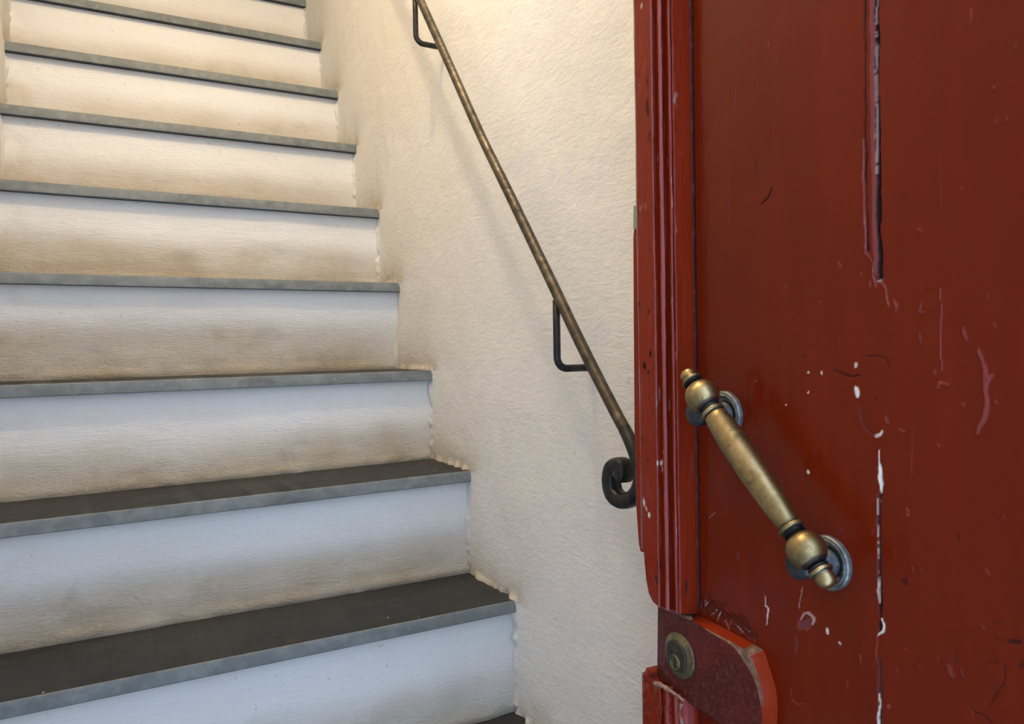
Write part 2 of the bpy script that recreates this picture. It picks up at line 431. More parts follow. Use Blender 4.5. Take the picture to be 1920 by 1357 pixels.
zs = np.r_[np.arange(-0.6, 0.0, 0.02), np.arange(0.0, 2.0, 0.0045), np.arange(2.0, 4.7, 0.05)]
side_wall('wall_right', 0.0, -1, ys, zs, True)
ys2 = np.r_[np.arange(-1.05, 0.9, 0.03), np.arange(0.9, 1.8, 0.006), np.arange(1.8, 3.11, 0.03)]
zs2 = np.r_[np.arange(-0.6, 1.1, 0.03), np.arange(1.1, 2.1, 0.006), np.arange(2.1, 4.7, 0.05)]
side_wall('wall_left', -W, 1, ys2, zs2, False)

def struct(name, v, f, mat):
    o = mk(name, v, f, mat, None, False); o['kind'] = 'structure'; return o
struct('floor', *box_vf(-W - 0.15, 0.15, -1.2, nose[-2][0] + 0.05, -0.7, -0.6), M_STONE)
struct('wall_back', *box_vf(-W - 0.15, 0.15, 3.1, 3.2, -0.6, 4.7), M_CEIL)
# ceiling: level over the entrance, rising with the stairs beyond
cv = []
sec = [(-1.05, 2.42), (0.55, 2.42), (2.35, 4.55), (3.15, 4.55)]
for x in (-W - 0.1, 0.1):
    for (y, z) in sec: cv.append((x, y, z))
    for (y, z) in sec[::-1]: cv.append((x, y, z + 0.12))
cf = [(i, (i + 1) % 8, 8 + (i + 1) % 8, 8 + i) for i in range(8)] + [tuple(range(8))[::-1], tuple(range(8, 16))]
struct('ceiling', cv, cf, M_CEIL)
# street front either side of the doorway
v1, f1 = box_vf(-0.13, 0.9, -1.2, -1.055, -0.7, 3.0)
struct('wall_front', v1, f1, M_CEIL)
struct('wall_front_left', *box_vf(-1.9, -W - 0.03, -1.2, -1.055, -0.7, 3.0), M_CEIL)

# ------------------------------------------------------------------ door
XV = 270.0
HVP = math.atan((XV - 960) / F_PX)                       # door direction relative to the view axis
yaw = math.atan2(CF[0], CF[1]); A0 = yaw + HVP
DF = np.array([math.sin(A0), math.cos(A0), 0.0])         # towards the free edge
DN = np.array([-math.cos(A0), math.sin(A0), 0.0])        # out of the outer face
DD = 0.45
O0 = CAM + (-DN) * DD; O0[2] = 0.0                        # foot of the camera on the board plane
def D(u, v, w_=0.0):                                      # u towards the hinge, v height, w out of the face
    u = np.asarray(u, float); v = np.asarray(v, float); w_ = np.asarray(w_, float)
    return O0 - u[..., None] * DF + v[..., None] * np.array([0, 0, 1.0]) + w_[..., None] * DN
def uv(x, y, w_=0.0):
    """where the sight line through a point of the photograph meets the plane w"""
    d = ray(x, y); P = CAM - 0; t = ((O0 + w_ * DN - P) @ DN) / (d @ DN); Q = P + t * d - O0
    return -(Q @ DF), Q[2]
TOPV, BOTV = 2.05, -0.585
hinge_u = 0.045
door = root('door_1', tuple(D(hinge_u, -0.6, 0.0)), 'open red gloss wooden door leaf with slanted brass pull handle', None, 'structure')
del door['label']; door['label'] = 'open glossy red wooden door leaf with chipped paint and slanted brass pull handle'

# --- board (front relief grid)
uL, _ = uv(1290, 600, 0.0); uR, _ = uv(1935, 600)
us = np.r_[np.arange(uL, uR, 0.00085), np.linspace(uR + 0.004, hinge_u, 14)]
vs = np.r_[np.linspace(BOTV, 0.24, 20), np.arange(0.245, 1.04, 0.00095), np.linspace(1.05, TOPV, 20)]
Ug, Vg = np.meshgrid(us, vs, indexing='ij')
Hh = np.zeros_like(Ug); chip = np.zeros_like(Ug); dark = np.zeros_like(Ug); lilac_glint_wear = np.zeros_like(Ug)
Hh += 0.0006 * fbm(Ug * 14, Vg * 4, 3) + 0.00018 * fbm(Ug * 130, Vg * 16, 3)
wig = 0.0009 * fbm(Ug * 60, Vg * 70, 3); wig2 = 0.0009 * fbm(Ug * 60 + 50, Vg * 70 + 50, 3)
wig = wig + 0.0005 * fbm(Ug * 330, Vg * 240, 2); wig2 = wig2 + 0.0005 * fbm(Ug * 330 + 9, Vg * 240 + 70, 2)
nz1 = fbm(Ug * 220, Vg * 110, 3)
def feat(pts, wd, h=0.0, c=0.0, d=0.0, l=0.0, taper=True, jag=0.5, keep=None):
    """a crack, ridge or flake along measured points: width wd (m), height h"""
    global Hh, chip, dark, lilac_glint_wear
    l *= 0.75
    if pts[0][0] > 1700: l *= 0.55; h *= 1.3; wd *= 0.8
    pl = [uv(a, b) for a, b in pts]
    us_ = [p[0] for p in pl]; vs_ = [p[1] for p in pl]; mg = wd * 3 + 0.004
    i0, i1 = np.searchsorted(us, [min(us_) - mg, max(us_) + mg]); j0, j1 = np.searchsorted(vs, [min(vs_) - mg, max(vs_) + mg])
    S = (slice(i0, i1), slice(j0, j1))
    if i1 <= i0 or j1 <= j0: return
    dist, par = seg_dist(Ug[S] + wig[S], Vg[S] + wig2[S], pl)
    ww = wd * (np.clip(4 * par * (1 - par), 0, 1) ** 0.4 * 0.85 + 0.15 if taper else 1.0) * (1 + jag * nz1[S])
    if keep: 
        br = sst(-keep, keep * 0.4, fbm(Vg[S] * 55 + pts[0][0], Vg[S] * 0 + pts[0][1], 3) + 0.05); ww = ww * np.maximum(br, 0.12)
    k = sst(1.0, 0.45, dist / np.maximum(ww, 1e-5) * 0.75)
    Hh[S] += h * k
    if c: chip[S] = np.maximum(chip[S], c * k); lilac_glint_wear[S] *= (1 - k); dark[S] *= (1 - k)
    if d: dark[S] = np.maximum(dark[S], d * k)
    if l: lilac_glint_wear[S] = np.maximum(lilac_glint_wear[S], l * k)  # old paint tint; on ridges it paints their highlight
# long joint between the boards
feat([(1634, -60), (1637, 60), (1638, 200), (1640, 330), (1641, 440), (1645, 510)], 0.0024, 0.0012, l=0.4, taper=False, jag=0.3)
feat([(1641, -60), (1644, 60), (1645, 200), (1646, 330), (1647, 440), (1650, 525)], 0.0016, -0.0024, d=1.0, taper=False)
feat([(1641, -60), (1642, 60), (1643, 200), (1643, 330)], 0.0005, 0.0002, c=0.25, keep=0.4)
feat([(1621, -60), (1622, 100), (1622, 260), (1624, 360), (1627, 470)], 0.0008, -0.0009, d=0.75, taper=False, jag=0.8)
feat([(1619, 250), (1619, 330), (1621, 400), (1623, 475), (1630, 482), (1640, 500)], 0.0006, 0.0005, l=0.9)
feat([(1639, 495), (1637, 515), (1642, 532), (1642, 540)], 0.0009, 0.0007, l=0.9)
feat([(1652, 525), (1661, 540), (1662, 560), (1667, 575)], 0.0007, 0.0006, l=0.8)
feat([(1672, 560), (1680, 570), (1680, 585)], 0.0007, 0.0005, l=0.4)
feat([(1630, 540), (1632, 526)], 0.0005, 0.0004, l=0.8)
feat([(1646, 525), (1653, 527)], 0.0009, 0.0003, c=0.4)
# middle cracks and white flakes
feat([(1560, 692), (1580, 700), (1598, 706), (1618, 703)], 0.0006, -0.0007, d=0.8)
feat([(1618, 670), (1640, 668), (1658, 670), (1668, 684)], 0.0005, -0.0006, d=0.55)
feat([(1606, 680), (1605, 690)], 0.0009, 0.0002, c=0.7)
feat([(1605, 724), (1608, 735), (1610, 746)], 0.0020, 0.0004, c=0.95, jag=0.3)
feat([(1612, 755), (1616, 785), (1620, 800), (1632, 812), (1644, 818)], 0.0007, -0.0005, d=0.6, l=0.5)
feat([(1640, 818), (1650, 815), (1655, 808)], 0.0010, 0.0003, c=0.75)
feat([(1649, 812), (1648, 848), (1649, 862), (1651, 890), (1652, 908), (1652, 940)], 0.0017, 0.0003, c=1.0, keep=0.35)
feat([(1652, 865), (1654, 905), (1652, 930)], 0.0007, -0.0010, d=0.8)
feat([(1649, 930), (1648, 985), (1649, 1040), (1648, 1080)], 0.0014, -0.0012, d=0.85, l=0.7, taper=False)
feat([(1645, 935), (1645, 985), (1646, 1040), (1646, 1120)], 0.0006, 0.0004, c=0.35, l=0.9, keep=0.4)
feat([(1651, 1075), (1651, 1120), (1651, 1160)], 0.0012, -0.0012, d=0.9)
feat([(1648, 1078), (1648, 1150)], 0.0006, 0.0004, c=0.4, l=0.9, keep=0.4)
feat([(1653, 1158), (1658, 1172), (1657, 1182), (1648, 1190)], 0.0010, 0.0004, c=0.95)
feat([(1651, 1165), (1651, 1182)], 0.0016, -0.0010, d=0.95)
feat([(1646, 1190), (1645, 1235)], 0.0004, 0.0003, l=0.7)
feat([(1650, 1238), (1650, 1290), (1651, 1330), (1650, 1420)], 0.0016, -0.0009, d=0.75, l=0.6, taper=False)
feat([(1648, 1300), (1650, 1322), (1647, 1345), (1647, 1400)], 0.0008, 0.0004, c=0.75, keep=0.4)
# small flakes, knocks and scratches
for p in [((1513, 881), (1517, 889)), ((1550, 1177), (1552, 1190)), ((1573, 1203), (1578, 1210)), ((1514, 697), (1517, 700)), ((1637, 505), (1638, 507)),
          ((1540, 697), (1543, 701)), ((1515, 733), (1517, 738)), ((1472, 757), (1474, 760))]:
    feat(p, 0.0013 if p[0][0] in (1513, 1550) else 0.0008, 0.0003, c=0.85, jag=0.3)
feat([(1436, 1112), (1435, 1135), (1441, 1140), (1438, 1160), (1437, 1172)], 0.0007, 0.0003, c=0.85, keep=0.5)
feat([(1505, 1100), (1501, 1125), (1499, 1145)], 0.0004, 0.0003, c=0.35, l=0.5)
feat([(1497, 1160), (1500, 1172), (1512, 1170), (1520, 1160)], 0.0032, -0.0008, d=0.45, l=0.8, jag=1.0)
feat([(1499, 1165), (1508, 1150), (1517, 1150), (1526, 1160), (1522, 1172)], 0.0014, 0.0008, l=0.9, c=0.25, jag=1.0)
feat([(1495, 1190), (1493, 1225)], 0.0007, -0.0005, d=0.5, l=0.6)
feat([(1449, 352), (1441, 368), (1428, 383)], 0.0008, -0.0006, d=0.9)
feat([(1417, 305), (1419, 325)], 0.0006, -0.0005, d=0.8)
feat([(1462, 235), (1455, 250)], 0.0006, -0.0004, d=0.3)
feat([(1383, 60), (1382, 105), (1378, 175), (1373, 232), (1367, 300), (1366, 420)], 0.0004, -0.0004, d=0.5, l=0.4, keep=0.5)
feat([(1357, 130), (1352, 200), (1345, 270)], 0.0003, -0.0003, d=0.5, keep=0.5)
feat([(1442, 60), (1441, 90), (1438, 120)], 0.0004, 0.0003, l=0.5, keep=0.5)
# raised wrinkles on the right, pinkish highlights painted along them
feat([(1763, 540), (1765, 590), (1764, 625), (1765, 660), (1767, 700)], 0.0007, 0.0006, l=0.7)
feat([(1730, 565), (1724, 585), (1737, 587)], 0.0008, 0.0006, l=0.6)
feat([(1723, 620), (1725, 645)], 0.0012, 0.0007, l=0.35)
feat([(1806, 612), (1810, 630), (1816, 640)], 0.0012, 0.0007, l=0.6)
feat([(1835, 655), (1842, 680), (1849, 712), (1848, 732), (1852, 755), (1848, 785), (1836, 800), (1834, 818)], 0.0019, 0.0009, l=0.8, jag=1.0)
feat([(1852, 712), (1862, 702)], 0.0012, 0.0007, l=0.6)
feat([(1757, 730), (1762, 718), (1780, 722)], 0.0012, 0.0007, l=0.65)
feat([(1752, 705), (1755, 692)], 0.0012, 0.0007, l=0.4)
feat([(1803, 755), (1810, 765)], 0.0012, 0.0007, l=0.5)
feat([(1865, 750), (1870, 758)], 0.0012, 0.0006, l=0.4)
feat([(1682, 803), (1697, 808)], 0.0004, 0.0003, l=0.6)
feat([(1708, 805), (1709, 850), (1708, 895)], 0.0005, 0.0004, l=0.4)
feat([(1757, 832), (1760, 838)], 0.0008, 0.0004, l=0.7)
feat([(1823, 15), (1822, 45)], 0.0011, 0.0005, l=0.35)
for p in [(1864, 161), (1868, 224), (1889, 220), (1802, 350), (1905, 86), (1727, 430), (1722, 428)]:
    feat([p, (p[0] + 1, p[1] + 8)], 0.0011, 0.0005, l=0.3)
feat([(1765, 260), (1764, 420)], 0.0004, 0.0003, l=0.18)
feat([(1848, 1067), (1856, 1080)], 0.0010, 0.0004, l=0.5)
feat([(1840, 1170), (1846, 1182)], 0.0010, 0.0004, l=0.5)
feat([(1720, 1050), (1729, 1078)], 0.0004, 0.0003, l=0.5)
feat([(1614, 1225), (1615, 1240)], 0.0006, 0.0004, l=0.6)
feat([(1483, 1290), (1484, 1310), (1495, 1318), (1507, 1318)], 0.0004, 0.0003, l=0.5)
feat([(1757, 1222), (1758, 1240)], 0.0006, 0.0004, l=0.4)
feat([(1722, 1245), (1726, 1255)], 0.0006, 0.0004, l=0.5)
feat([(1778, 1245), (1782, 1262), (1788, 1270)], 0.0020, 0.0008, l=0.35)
feat([(1793, 1226), (1787, 1244)], 0.0010, -0.0004, l=0.3, d=0.5)
feat([(1802, 1252), (1805, 1268)], 0.0012, 0.0006, l=0.4)
feat([(1886, 1202), (1914, 1203)], 0.0016, -0.0004, d=0.75)
feat([(1862, 1198), (1880, 1200)], 0.0008, -0.0003, d=0.4)
feat([(1912, 1245), (1918, 1250)], 0.0030, -0.0003, d=0.6)
feat([(1840, 1247), (1858, 1240), (1884, 1248), (1884, 1280), (1868, 1300), (1850, 1335), (1858, 1352)], 0.0006, -0.0004, d=0.55, keep=0.5)
feat([(1860, 1165), (1876, 1170)], 0.0006, -0.0003, d=0.5)
feat([(1820, 1330), (1845, 1342), (1860, 1354)], 0.0009, -0.0003, d=0.45)
feat([(1790, 1187), (1791, 1188)], 0.0010, -0.0003, d=0.7)
feat([(1328, 972), (1342, 958)], 0.0003, -0.0002, c=0.25)
random.seed(5)
for _ in range(46):       # scattered little knocks in the worn zone
    a = random.uniform(1330, 1900); b = random.gauss(690, 150) if random.random() < .6 else random.uniform(900, 1340)
    L_ = random.uniform(3, 16); th = random.uniform(1.0, 2.0)
    feat([(a, b), (a + L_ * math.cos(th), b + L_ * math.sin(th))], random.uniform(.0005, .0010), random.choice((-1, 1)) * .0004, d=random.choice((0, 0, .35)), l=random.choice((.15, .3, .45)), jag=1)
# worn, scraped strip above the lock and dark gap by the moulding
feat([(1310, 1128), (1340, 1140), (1380, 1165), (1420, 1195)], 0.0075, -0.0006, d=0.45, jag=1.6, taper=True)
for q in range(22):
    a = 1308 + q * 5.2 + random.uniform(-4, 4); b = 1118 + q * 3.6 + random.uniform(-6, 8)
    feat([(a, b), (a + random.uniform(-8, 14), b + random.uniform(4, 20))], 0.0004, 0.0005, c=random.choice((0, .25, .45)), l=0.6)
uc0, _ = uv(1301, 600)
gap = np.exp(-((Ug - uc0 - 0.001 + wig) / 0.0020) ** 2) * np.where(Vg > 0.70, 1.0, 0.8) * np.where(Vg > 0.40, 1, 0.3)
dark = np.maximum(dark, np.clip(gap * 1.2, 0, 1) * 0.9); Hh -= 0.003 * gap
k = gap * sst(0.1, 0.45, fbm(Ug * 300, Vg * 160, 3)) * 0.7; lilac_glint_wear = np.maximum(lilac_glint_wear, k)
P = D(Ug, Vg, Hh)
n1, n2 = Ug.shape; V = P.reshape(-1, 3)
rim = [i * n2 for i in range(n1)] + [(n1 - 1) * n2 + j for j in range(1, n2)] + [i * n2 + n2 - 1 for i in range(n1 - 2, -1, -1)] + [j for j in range(n2 - 2, 0, -1)]
VB = V[rim] - DN * 0.042 - (((V[rim] - O0) @ DN)[:, None] * DN)
N = len(V); F2 = grid_faces(n1, n2).tolist()
for i in range(len(rim)):
    j = (i + 1) % len(rim); F2.append([rim[j], rim[i], N + i, N + j])
F2.append([N + i for i in range(len(rim))])
Z0 = np.zeros(len(rim))
mk('door_panel', np.r_[V, VB], F2, M_BOARD, door, True, {'chip': np.r_[chip.ravel(), Z0], 'dark': np.r_[dark.ravel(), Z0], 'lilac_glint_wear': np.r_[lilac_glint_wear.ravel(), Z0]}, sharp=75)

# --- closing stile mouldings
def profile_strip(name, prof, vtop, vbot, mat, dv=0.0018, wear=0.5, back=-0.042, seed=0, cap=None, lil_glints=(), chips=(), darks=()):
    """prof: (px at y=600, w) from left to right; vtop/vbot functions of u"""
    pts = []
    for (a, ww) in prof: pts.append((uv(a, 600, ww)[0], ww))
    # refine
    sm_ = [np.array([a, b]) for a, b in pts]; R = [];
    for i in range(len(pts) - 1):
        n = max(1, int(math.ceil(math.hypot(pts[i + 1][0] - pts[i][0], pts[i + 1][1] - pts[i][1]) / 0.0016)))
        if 1 < i < len(pts) - 3: n = max(n, 4)
        if i == 2 or i == len(pts) - 2: n *= 2
        for k in range(n):
            t = k / n; b_, c_ = sm_[i], sm_[i + 1]
            if 2 < i < len(pts) - 4:
                a_, d_ = sm_[i - 1], sm_[i + 2]
                q = 0.5 * (2 * b_ + (c_ - a_) * t + (2 * a_ - 5 * b_ + 4 * c_ - d_) * t * t + (-a_ + 3 * b_ - 3 * c_ + d_) * t ** 3)
            else: q = b_ + (c_ - b_) * t
            R.append((q[0], q[1], i + t))
    R.append((*pts[-1], len(pts) - 1))
    uu = np.array([r[0] for r in R]); ww = np.array([r[1] for r in R]); seg = np.array([r[2] for r in R])
    vt = np.array([vtop(a, b) for a, b in zip(uu, ww)]); vb = np.array([vbot(a, b) for a, b in zip(uu, ww)])
    nv = int((vt.max() - vb.min()) / dv) + 2
    T = np.linspace(0, 1, nv)
    Ug = np.repeat(uu[:, None], nv, 1); Vg = vb[:, None] + (vt - vb)[:, None] * T[None]; Wg = np.repeat(ww[:, None], nv, 1); Sg = np.repeat(seg[:, None], nv, 1)
    nz = fbm(Sg * 1.7 + seed, Vg * 30, 3); nzf = fbm(Sg * 6 + seed, Vg * 160, 2)
    inner = (Sg > 0.5) * (Sg < len(pts) - 1.5)
    Wg = Wg + inner * (0.0006 * nz + 0.0004 * nzf) * wear * 2
    Ug = Ug + inner * 0.0006 * fbm(Sg * 2 + 9, Vg * 25 + seed, 3) * wear * 2
    Ug = Ug + (Sg <= 0.5) * 0.0010 * fbm(Sg * 0, Vg * 14 + seed, 3)
    ch = sst(0.5, 0.62, fbm(Sg * 1.2 + 31 + seed, Vg * 22, 4)) * inner
    lilac_glint_wear = np.zeros_like(Ug)
    for (s0, s1, a) in lil_glints: lilac_glint_wear = np.maximum(lilac_glint_wear, a * sst(s0 - 0.35, s0, Sg) * sst(s1 + 0.35, s1, Sg) * sst(-0.7, 0.0, fbm(Sg * 0.6, Vg * 18 + s0, 3) + 0.3))  # pink lines: bead highlights painted in, partly old paint showing
    chip = np.clip(ch * 0.8, 0, 1) * sst(0.1, 0.4, fbm(Sg * 3, Vg * 90 + 3, 2) + 0.25) * 0.5
    def spots(lst, arr):
        for (a, b, rr, am) in lst:
            cu, cv = uv(a, b, 0.017)
            d_ = np.hypot((Ug - cu) * 1.5, Vg - cv) / rr + 0.8 * fbm(Ug * 260, Vg * 260 + a, 3)
            arr = np.maximum(arr, am * sst(1.0, 0.6, d_))
        return arr
    chip = spots(chips, chip)
    dark = 0.7 * sst(0.50, 0.62, fbm(Sg * 1.4 + 77, Vg * 40 + seed, 4)) * inner
    dark = spots(darks, dark)
    P = D(Ug, Vg, Wg); n1, n2 = Ug.shape; V = P.reshape(-1, 3)
    rim = [i * n2 for i in range(n1)] + [(n1 - 1) * n2 + j for j in range(1, n2)] + [i * n2 + n2 - 1 for i in range(n1 - 2, -1, -1)] + [j for j in range(n2 - 2, 0, -1)]
    wv = (V[rim] - O0) @ DN
    VB = V[rim] + ((back - wv)[:, None]) * DN
    N = len(V); F2 = grid_faces(n1, n2).tolist(); cc = []
    for i in range(len(rim)):
        j = (i + 1) % len(rim); F2.append([rim[j], rim[i], N + i, N + j])
    F2.append([N + i for i in range(len(rim))])
    Z0 = np.zeros(len(rim))
    o = mk(name, np.r_[V, VB], F2, mat, door, True, {'chip': np.r_[chip.ravel(), Z0], 'dark': np.r_[dark.ravel(), Z0], 'lilac_glint_wear': np.r_[lilac_glint_wear.ravel(), Z0]}, sharp=68)
    return o, uu, vt, vb, ww

PROF = [(1196, 0.0150), (1198, 0.0178), (1201, 0.0180), (1226, 0.0180), (1227.5, 0.0195), (1230, 0.0195), (1231.5, 0.0165), (1236, 0.0155), (1239.5, 0.0165), (1241.5, 0.0192), (1245.5, 0.0195),
        (1248.5, 0.0172), (1250, 0.0140), (1256, 0.0140), (1258, 0.0165), (1260.5, 0.0182), (1263.5, 0.0172), (1265, 0.0155), (1267.5, 0.0172), (1269, 0.0168), (1298, 0.0)]
def vb_upper(u, ww):
    # rounded lower-left corner, then the cut above the lock
    tab = [(1206, 1030), (1211.5, 1085), (1216, 1112), (1224, 1128), (1235, 1137), (1250, 1143), (1272, 1151), (1303, 1150)]
    A = [uv(a, b, ww) for a, b in tab]
    return float(np.interp(u, [a[0] for a in A], [a[1] for a in A]))
profile_strip('edge_moulding', PROF, lambda a, b: TOPV, vb_upper, M_MOULD, seed=3, lil_glints=((4, 5, .7), (8.8, 10.6, .85), (15, 16.3, .55), (17.5, 18.5, .4)), chips=[(1238, 868, .0042, 1), (1240, 880, .002, 1), (1209, 943, .0035, 1), (1214, 953, .0025, 1), (1219, 966, .0035, 1), (1205, 12, .0022, .6), (1200, 160, .0016, .5)], darks=[(1221, 468, .0028, 1), (1222, 663, .0035, 1), (1210, 685, .004, 1), (1217, 696, .003, 1), (1200, 570, .0035, .8), (1218, 585, .0025, .8), (1204, 820, .004, .8), (1216, 860, .003, .6), (1240, 925, .003, .9), (1236, 1060, .006, .8), (1233, 1085, .005, .8)])
PROF2 = [(1195.5, 0.014), (1198, 0.0165), (1226, 0.0180), (1229, 0.0185), (1234, 0.0150), (1240, 0.0195), (1246, 0.0180), (1252, 0.0150), (1258, 0.0185), (1264, 0.0160), (1268, 0.0180), (1300, 0.0)]
def vt_lower(u, ww):
    tab = [(1206, 1262), (1212, 1251), (1222, 1262), (1232, 1284), (1250, 1290), (1280, 1314), (1300, 1325), (1320, 1335)]
    A = [uv(a, b, ww) for a, b in tab]
    return float(np.interp(u, [a[0] for a in A], [a[1] for a in A]))
PROF2 = [(a - 1.5, b) for a, b in PROF2]
o, uu, vt, vb, ww = profile_strip('edge_moulding', PROF2, vt_lower, lambda a, b: BOTV, M_MOULD, wear=1.3, seed=21, lil_glints=((5, 6, .35), (8, 9, .4), (9.5, 10.6, .4)))
# splintered top of the lower moulding
tab = [(1226, 1281), (1236, 1283), (1250, 1291), (1265, 1301), (1281, 1313)]
Pn = [D(*uv(a, b, 0.019), 0.0185) for a, b in tab]
v_, f_ = tube(smooth_path(Pn, 6), [0.0009 + 0.0011 * abs(math.sin(0.9 + i * 0.11)) + 0.0007 * random.random() for i in range(25)], 7)
mk('splintered_edge', v_, f_, M_WOOD2, o, True)
Pn = [D(*uv(a, b, 0.017), 0.0165) for a, b in [(1277, 1318), (1276, 1335), (1278, 1360), (1279, 1400)]]
v_, f_ = tube(smooth_path(Pn, 8), [0.0012 + 0.0008 * random.random() for i in range(25)], 7)
mk('splintered_edge', v_, f_, M_WOOD2, o, True)

# rear rebate strip showing past the free edge, and the older green layer above it
def slab(name, pts, w0, w1, mat, parent=door, bev=0.0012, holes=None):
    """pts: px outline on plane w1, extruded back to w0"""
    A = [uv(a, b, w1) for a, b in pts]; n = len(A)
    v = [D(a, b, w1) for a, b in A] + [D(a, b, w0) for a, b in A]
    f = [tuple(range(n))[::-1], tuple(range(n, 2 * n))] + [(i, (i + 1) % n, n + (i + 1) % n, n + i) for i in range(n)]
    bm = bmesh.new(); vs = [bm.verts.new(tuple(q - np.array(ORG[door.name]))) for q in v]
    for q in f: bm.faces.new([vs[i] for i in q])
    bmesh.ops.recalc_face_normals(bm, faces=bm.faces)
    me = bpy.data.meshes.new(name); bm.to_mesh(me); bm.free(); me.materials.append(mat)
    o = bpy.data.objects.new(name, me); col.objects.link(o); o.parent = parent; ORG[o.name] = ORG[door.name]
    if bev: bevel(o, bev)
    return o
slab('rebate_strip', [(1188, 428), (1186.5, 445), (1187, 560), (1188, 700), (1188.5, 800), (1190.5, 850), (1192, 950), (1197, 1020), (1200, 1034), (1207, 1036), (1225, 1036), (1220, 428)], -0.020, 0.0105, M_MOULD)
slab('green_edge_strip', [(1187.5, 385), (1187, 430), (1215, 430), (1215, 385)], -0.018, 0.002, M_GREEN, bev=0.0005)

# --- lock case: thick worn block with sloped rim
FRONT = [(1233.5, 1137), (1255, 1146), (1283, 1158), (1302, 1165), (1322, 1177.5), (1350, 1192), (1375, 1205), (1397, 1219), (1408, 1232), (1417, 1252), (1424, 1276), (1429, 1300), (1433, 1325), (1434, 1352), (1430, 1385), (1422, 1412), (1398, 1392), (1356, 1357), (1330, 1340), (1300, 1322), (1283, 1311), (1262, 1296), (1232, 1278)]
BACKO = [(1238, 1128), (1262, 1136), (1290, 1154), (1309, 1156), (1326, 1161), (1355, 1176), (1382, 1190), (1420, 1211), (1433, 1222), (1441, 1245), (1449, 1270), (1455, 1292), (1458, 1318), (1457, 1352), (1452, 1390), (1440, 1425), (1405, 1408), (1365, 1370), (1338, 1350), (1308, 1330), (1290, 1318), (1268, 1302), (1240, 1284)]
WL = 0.0125
ins = []
cx, cy = 1330, 1265
for i, (a, b) in enumerate(FRONT):    # inner edge of the bare worn chamfer
    k = {4: 2, 5: 3.5, 6: 6, 7: 13, 8: 16, 9: 13, 10: 10, 11: 8, 12: 8, 13: 6, 14: 5}.get(i, 0.6); d = math.hypot(a - cx, b - cy)
    ins.append((a - (a - cx) / d * k, b - (b - cy) / d * k))
L3 = [[D(*uv(a, b, WL), WL) for a, b in ins], [D(*uv(a, b, WL - 0.001), WL - 0.001) for a, b in FRONT], [D(*uv(a, b, 0.0), 0.0) for a, b in BACKO]]
def dens(Lp, n=5):   # denser smooth outline, corners kept near
    out = []
    m_ = len(Lp)
    for i in range(m_):
        a, b, c, d = (Lp[(i + q) % m_] for q in (-1, 0, 1, 2))
        corner = i in (0, m_ - 1, m_ - 2, 15, 14)
        for k in range(n):
            t = k / n
            out.append(b + (c - b) * t if corner else 0.5 * (2 * b + (c - a) * t + (2 * a - 5 * b + 4 * c - d) * t * t + (-a + 3 * b - 3 * c + d) * t ** 3))
    return out
R3 = [dens(q) for q in L3]; nn = len(R3[0]); vv = [p for r in R3 for p in r]
# extra backing ring so that the block goes into the board
vv += [p - DN * 0.006 for p in R3[2]]
ff = []; mi = []
cidx = len(vv); cen = D(*uv(cx, cy, WL), WL)
# front face as rings towards the centre for smooth shading and bump
rings = [R3[0]] + [[cen + (p - cen) * s for p in R3[0]] for s in (0.8, 0.5, 0.25)]
base = len(vv)
for r in rings[1:]: vv += r
vv.append(cen)
def loopf(a, b, m__):
    for i in range(nn):
        j = (i + 1) % nn; ff.append((a + i, a + j, b + j, b + i)); mi.append(m__(i) if callable(m__) else m__)
loopf(0, nn, lambda i: 2 if 5 * 4 <= i < 5 * 12 else (1 if 5 * 12 <= i < 5 * 15 else 0))
loopf(nn, 2 * nn, lambda i: 3 if 5 * 6.8 <= i < 5 * 7.8 else (1 if i < 5 * 15 else 0)); loopf(2 * nn, 3 * nn, 0)
pr = 0
for q in range(3): loopf(base + q * nn, pr, 0); pr = base + q * nn
for i in range(nn): ff.append((len(vv) - 1, pr + i, pr + (i + 1) % nn)); mi.append(0)
bm = bmesh.new(); L0 = np.array(ORG[door.name]); bv = [bm.verts.new(tuple(p - L0)) for p in vv]
for q, mm in zip(ff, mi):
    fc = bm.faces.new([bv[i] for i in q]); fc.material_index = mm; fc.smooth = True
bmesh.ops.recalc_face_normals(bm, faces=bm.faces)
me = bpy.data.meshes.new('lock_case'); bm.to_mesh(me); bm.free(); me.set_sharp_from_angle(angle=math.radians(32))
for q in (M_LOCK, M_LOCKSIDE, M_WOOD, M_WOOD): me.materials.append(q)
lock = bpy.data.objects.new('lock_case', me); col.objects.link(lock); lock.parent = door; ORG[lock.name] = ORG[door.name]
lock['label'] = 'worn maroon lock block with a bare wood rim'
# nail holes in the lock block
for (a, b) in [(1322, 1266), (1383, 1249), (1373, 1340)]:
    c0 = D(*uv(a, b, WL), WL + 0.0002)
    v_, f_ = lathe([(-0.001, 0.0004), (0.0, 0.0012), (0.0003, 0.0014), (0.0003, 0.0019), (0.0, 0.0022), (-0.001, 0.0023)][::1], c0, DN, 16)
    mk('nail_head', v_, f_, M_LOCK, lock, True)

